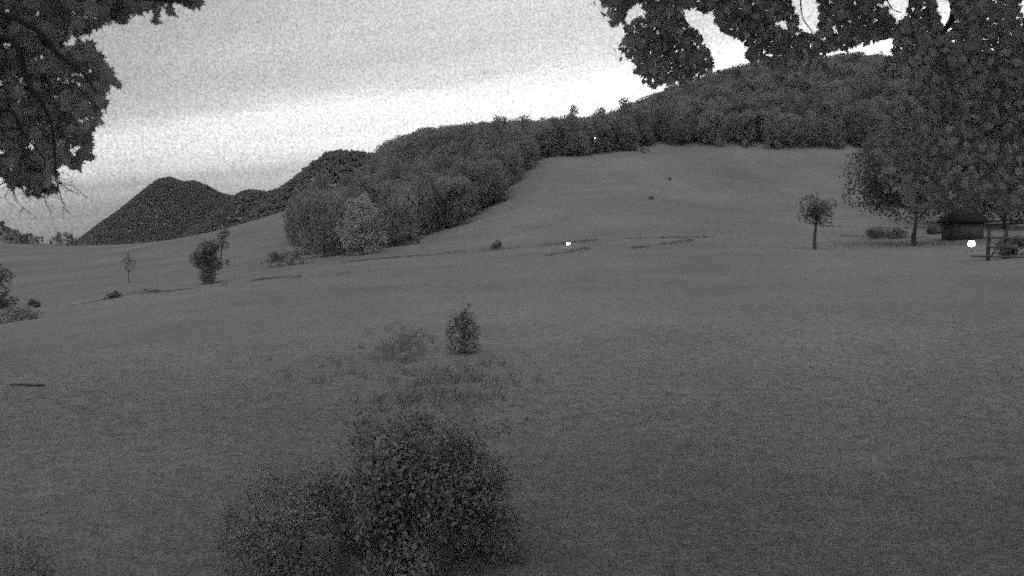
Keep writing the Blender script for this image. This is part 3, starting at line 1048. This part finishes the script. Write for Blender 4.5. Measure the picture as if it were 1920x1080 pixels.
Lb = (-5.2, 3.0, gz(-5.2, 3.0))
def LP(*a): return [P(*q) for q in a]
left_masses = [
    ([(-160, -160), (250, -60), (262, 20), (235, 38), (200, 32), (180, 60), (135, 68), (140, 85), (168, 84), (188, 100), (190, 118), (208, 130), (216, 148),
      (204, 180), (196, 205), (196, 222), (166, 238), (170, 262), (178, 280), (160, 300), (135, 312), (100, 305), (88, 330), (40, 338), (-10, 322), (-160, 330)], 2700, 4.3, 5.6),
    ([(180, -80), (380, -60), (372, 6), (350, 14), (322, 10), (300, 22), (306, 42), (292, 46), (288, 18), (262, 8), (240, 30), (200, 25)], 270, 4.4, 5.2),
    ([(10, 320), (60, 320), (95, 330), (90, 350), (70, 362), (40, 345), (10, 340)], 60, 4.5, 5.0),
]
left_holes = [[(2, 18), (30, 22), (34, 40), (12, 42)], [(40, 150), (52, 150), (50, 172), (42, 170)], [(30, 185), (42, 188), (40, 200), (30, 198)],
              [(50, 255), (62, 258), (58, 285), (48, 280)], [(130, 66), (150, 66), (140, 96), (128, 95)], [(64, 12), (76, 12), (74, 20), (64, 20)],
              [(12, 310), (36, 318), (34, 330), (14, 326)]]
left_limbs = [
    ([(-5.2, 3.0, Lb[2] - .3), (-5.1, 3.0, 2.5), (-4.9, 3.2, 5.0), (-4.6, 3.6, 7.4)], .26, .14),
    ([(-4.9, 3.2, 5.0), P(-260, 150, 4.22), P(0, 70, 4.22), P(50, 150, 4.22), P(95, 230, 4.22), P(105, 330, 4.22)], .024, .005),
    ([(-4.7, 3.5, 6.6), P(-200, -40, 4.22), P(40, 40, 4.22), P(110, 104, 4.22), P(150, 132, 4.22), P(180, 170, 4.22)], .021, .005),
    ([(-4.9, 3.2, 5.0), P(-200, 260, 4.22), P(0, 205, 4.22), P(40, 245, 4.22), P(85, 300, 4.22)], .020, .004),
    ([(-4.65, 3.5, 7.2), P(-100, -160, 4.22), P(120, -50, 4.22), P(260, -5, 4.22), P(340, 2, 4.22), P(366, 4, 4.22)], .02, .003),
]
T = .0042
left_twigs = [
    (LP((100, 300, 4.8), (106, 338, 4.8), (134, 348, 4.8), (150, 360, 4.8), (165, 373, 4.8)), T, .0016),
    (LP((104, 330, 4.8), (112, 362, 4.8), (121, 388, 4.8), (132, 402, 4.75)), T * .8, .0015),
    (LP((112, 362, 4.8), (110, 345, 4.9), (126, 342, 4.9), (140, 346, 4.9)), T * .5, .0012),
    (LP((84, 318, 4.7), (84, 372, 4.7), (92, 392, 4.7), (100, 414, 4.7)), T * .8, .0014),
    (LP((40, 300, 4.7), (28, 350, 4.7), (26, 370, 4.7), (44, 390, 4.7), (70, 410, 4.7)), T * .9, .0014),
    (LP((28, 348, 4.7), (60, 361, 4.7), (86, 369, 4.7), (112, 368, 4.7)), T * .7, .0013),
    (LP((44, 390, 4.7), (38, 398, 4.7), (36, 408, 4.7)), T * .5, .0012),
    (LP((120, 385, 4.8), (118, 405, 4.8), (121, 418, 4.8)), T * .5, .0012),
    (LP((60, 361, 4.7), (52, 340, 4.7), (60, 320, 4.7)), T * .6, .0013),
]
_rt = np.random.default_rng(404)
for _k in range(26):
    _u, _v = _rt.uniform(10, 118), _rt.uniform(300, 345)
    _Y, _du = _rt.uniform(4.6, 4.95), _rt.normal(.25, .45)
    _pt, _k2 = [(_u, _v, _Y)], _rt.integers(3, 5)
    for _j in range(_k2):
        _du += _rt.normal(0, .45)
        _u += 15 * _du
        _v += _rt.uniform(4, 17)
        _pt.append((_u, _v, _Y))
        if _j and _rt.random() < .75:          # side twig
            _s = _rt.choice((-1, 1))
            left_twigs.append((LP((_u, _v, _Y), (_u + _s * _rt.uniform(5, 10), _v + _rt.uniform(0, 8), _Y + .03),
                                  (_u + _s * _rt.uniform(12, 20), _v + _rt.uniform(3, 20), _Y + .05)), T * .4, .0010))
    left_twigs.append((LP(*_pt), T * .7, .0011))
maple('maple_tree', 'near maple whose leafy branches and bare twigs hang into the upper left corner', Lb, 71, left_masses, left_holes, left_limbs, left_twigs, .100,
      [((-4.5, 1.5, 8.4), (4.2, 5.0, 2.6), 1900), ((-4.8, 6.0, 12.4), (6.8, 6.8, 2.0), 5500), ((-2.0, -1.0, 10.6), (4.5, 5.0, 2.0), 1600)])  # added canopy out of view, shades the foreground meadow

Rb = (8.6, 8.0, gz(8.6, 8.0))
right_masses = [
    ([(1118, -60), (1128, 8), (1142, 30), (1158, 44), (1178, 62), (1160, 92), (1172, 104), (1190, 112), (1196, 138), (1212, 150), (1228, 164), (1250, 158),
      (1280, 152), (1300, 144), (1334, 140), (1338, 122), (1322, 90), (1316, 74), (1284, 44), (1284, -60)], 1600, 7.0, 8.4),
    ([(1280, -60), (1760, -60), (1760, 60), (1680, 70), (1560, 96), (1480, 118), (1396, 112), (1392, 84), (1340, 44), (1280, 10)], 3300, 7.0, 8.6),
    ([(1676, 60), (1760, 30), (1800, -60), (2050, -60), (2050, 330), (1930, 400), (1850, 372), (1790, 380), (1740, 300), (1700, 200), (1676, 120)], 6800, 6.6, 8.8),
    ([(1640, 250), (1700, 190), (1760, 300), (1800, 385), (1720, 396), (1650, 350)], 330, 7.0, 8.6),
    ([(1330, 140), (1400, 120), (1480, 120), (1680, 118), (1700, 150), (1600, 145), (1480, 150)], 60, 7.2, 8.4),
]
right_holes = [[(1280, 18), (1308, 12), (1318, 26), (1340, 16), (1344, 44), (1366, 62), (1398, 76), (1402, 110), (1390, 122), (1344, 126), (1322, 92), (1312, 66), (1288, 50)],
               [(1476, -10), (1524, -10), (1538, 8), (1536, 44), (1528, 70), (1506, 58), (1486, 22)],
               [(1456, 36), (1478, 38), (1480, 56), (1462, 52)],
               [(1654, -10), (1706, -10), (1704, 30), (1684, 38), (1664, 24)],
               [(1752, -10), (1776, -10), (1792, 44), (1782, 56), (1766, 58), (1758, 30)],
               [(1558, 92), (1600, 90), (1640, 78), (1652, 70), (1676, 72), (1680, 108), (1650, 114), (1612, 108), (1562, 102)],
               [(1180, 12), (1206, 2), (1206, 30), (1182, 44), (1170, 40)],
               [(1910, 0), (1925, 0), (1925, 30), (1912, 25)]]
right_limbs = [
    ([(8.6, 8.0, Rb[2] - .3), (8.5, 8.0, 3.0), (8.3, 7.9, 6.5), (8.0, 7.8, 9.6)], .36, .2),
    ([(8.4, 7.9, 5.6), P(2200, -180, 7.6), P(1960, -120, 7.6), P(1812, -20, 7.6), P(1786, 34, 7.6), P(1768, 62, 7.6), P(1730, 120, 7.6)], .075, .014),
    ([P(1960, -120, 7.6), P(1700, -90, 7.7), P(1500, -40, 7.7), P(1400, 30, 7.7), P(1372, 60, 7.7)], .05, .006),
    ([P(1600, -70, 7.7), P(1360, -60, 7.7), P(1250, 20, 7.7), P(1225, 90, 7.7), P(1232, 140, 7.7)], .03, .005),
    ([(8.5, 7.95, 4.6), P(2100, 120, 7.7), P(1950, 160, 7.7), P(1860, 240, 7.6), P(1800, 330, 7.6)], .08, .01),
]
right_twigs = [
    (LP((1500, -20, 7.7), (1504, 30, 7.7), (1518, 52, 7.7), (1524, 62, 7.7)), .008, .003),
    (LP((1480, -20, 7.7), (1484, 14, 7.7), (1500, 40, 7.7)), .008, .003),
    (LP((1250, 20, 7.7), (1200, 40, 7.7), (1172, 80, 7.7)), .008, .002),
    (LP((1232, 80, 7.7), (1280, 110, 7.7), (1310, 130, 7.7)), .008, .002),
    (LP((1660, -10, 7.7), (1672, 16, 7.7), (1690, 24, 7.7)), .008, .003),
]
maple('maple_tree', 'near maple whose dark leafy branches hang over the upper right part of the sky', Rb, 72, right_masses, right_holes, right_limbs, right_twigs, .090,
      [(P(1560, -330, 7.8), (3.4, 1.6, 1.3), 900), ((6.5, 5.0, 10.2), (5.0, 5.5, 2.6), 2400), ((5.6, 7.2, 13.0), (7.2, 7.4, 2.0), 6500), ((2.0, 0.5, 11.4), (4.5, 5.5, 2.0), 1800)])  # high lobes added out of view to dim the foreground grass
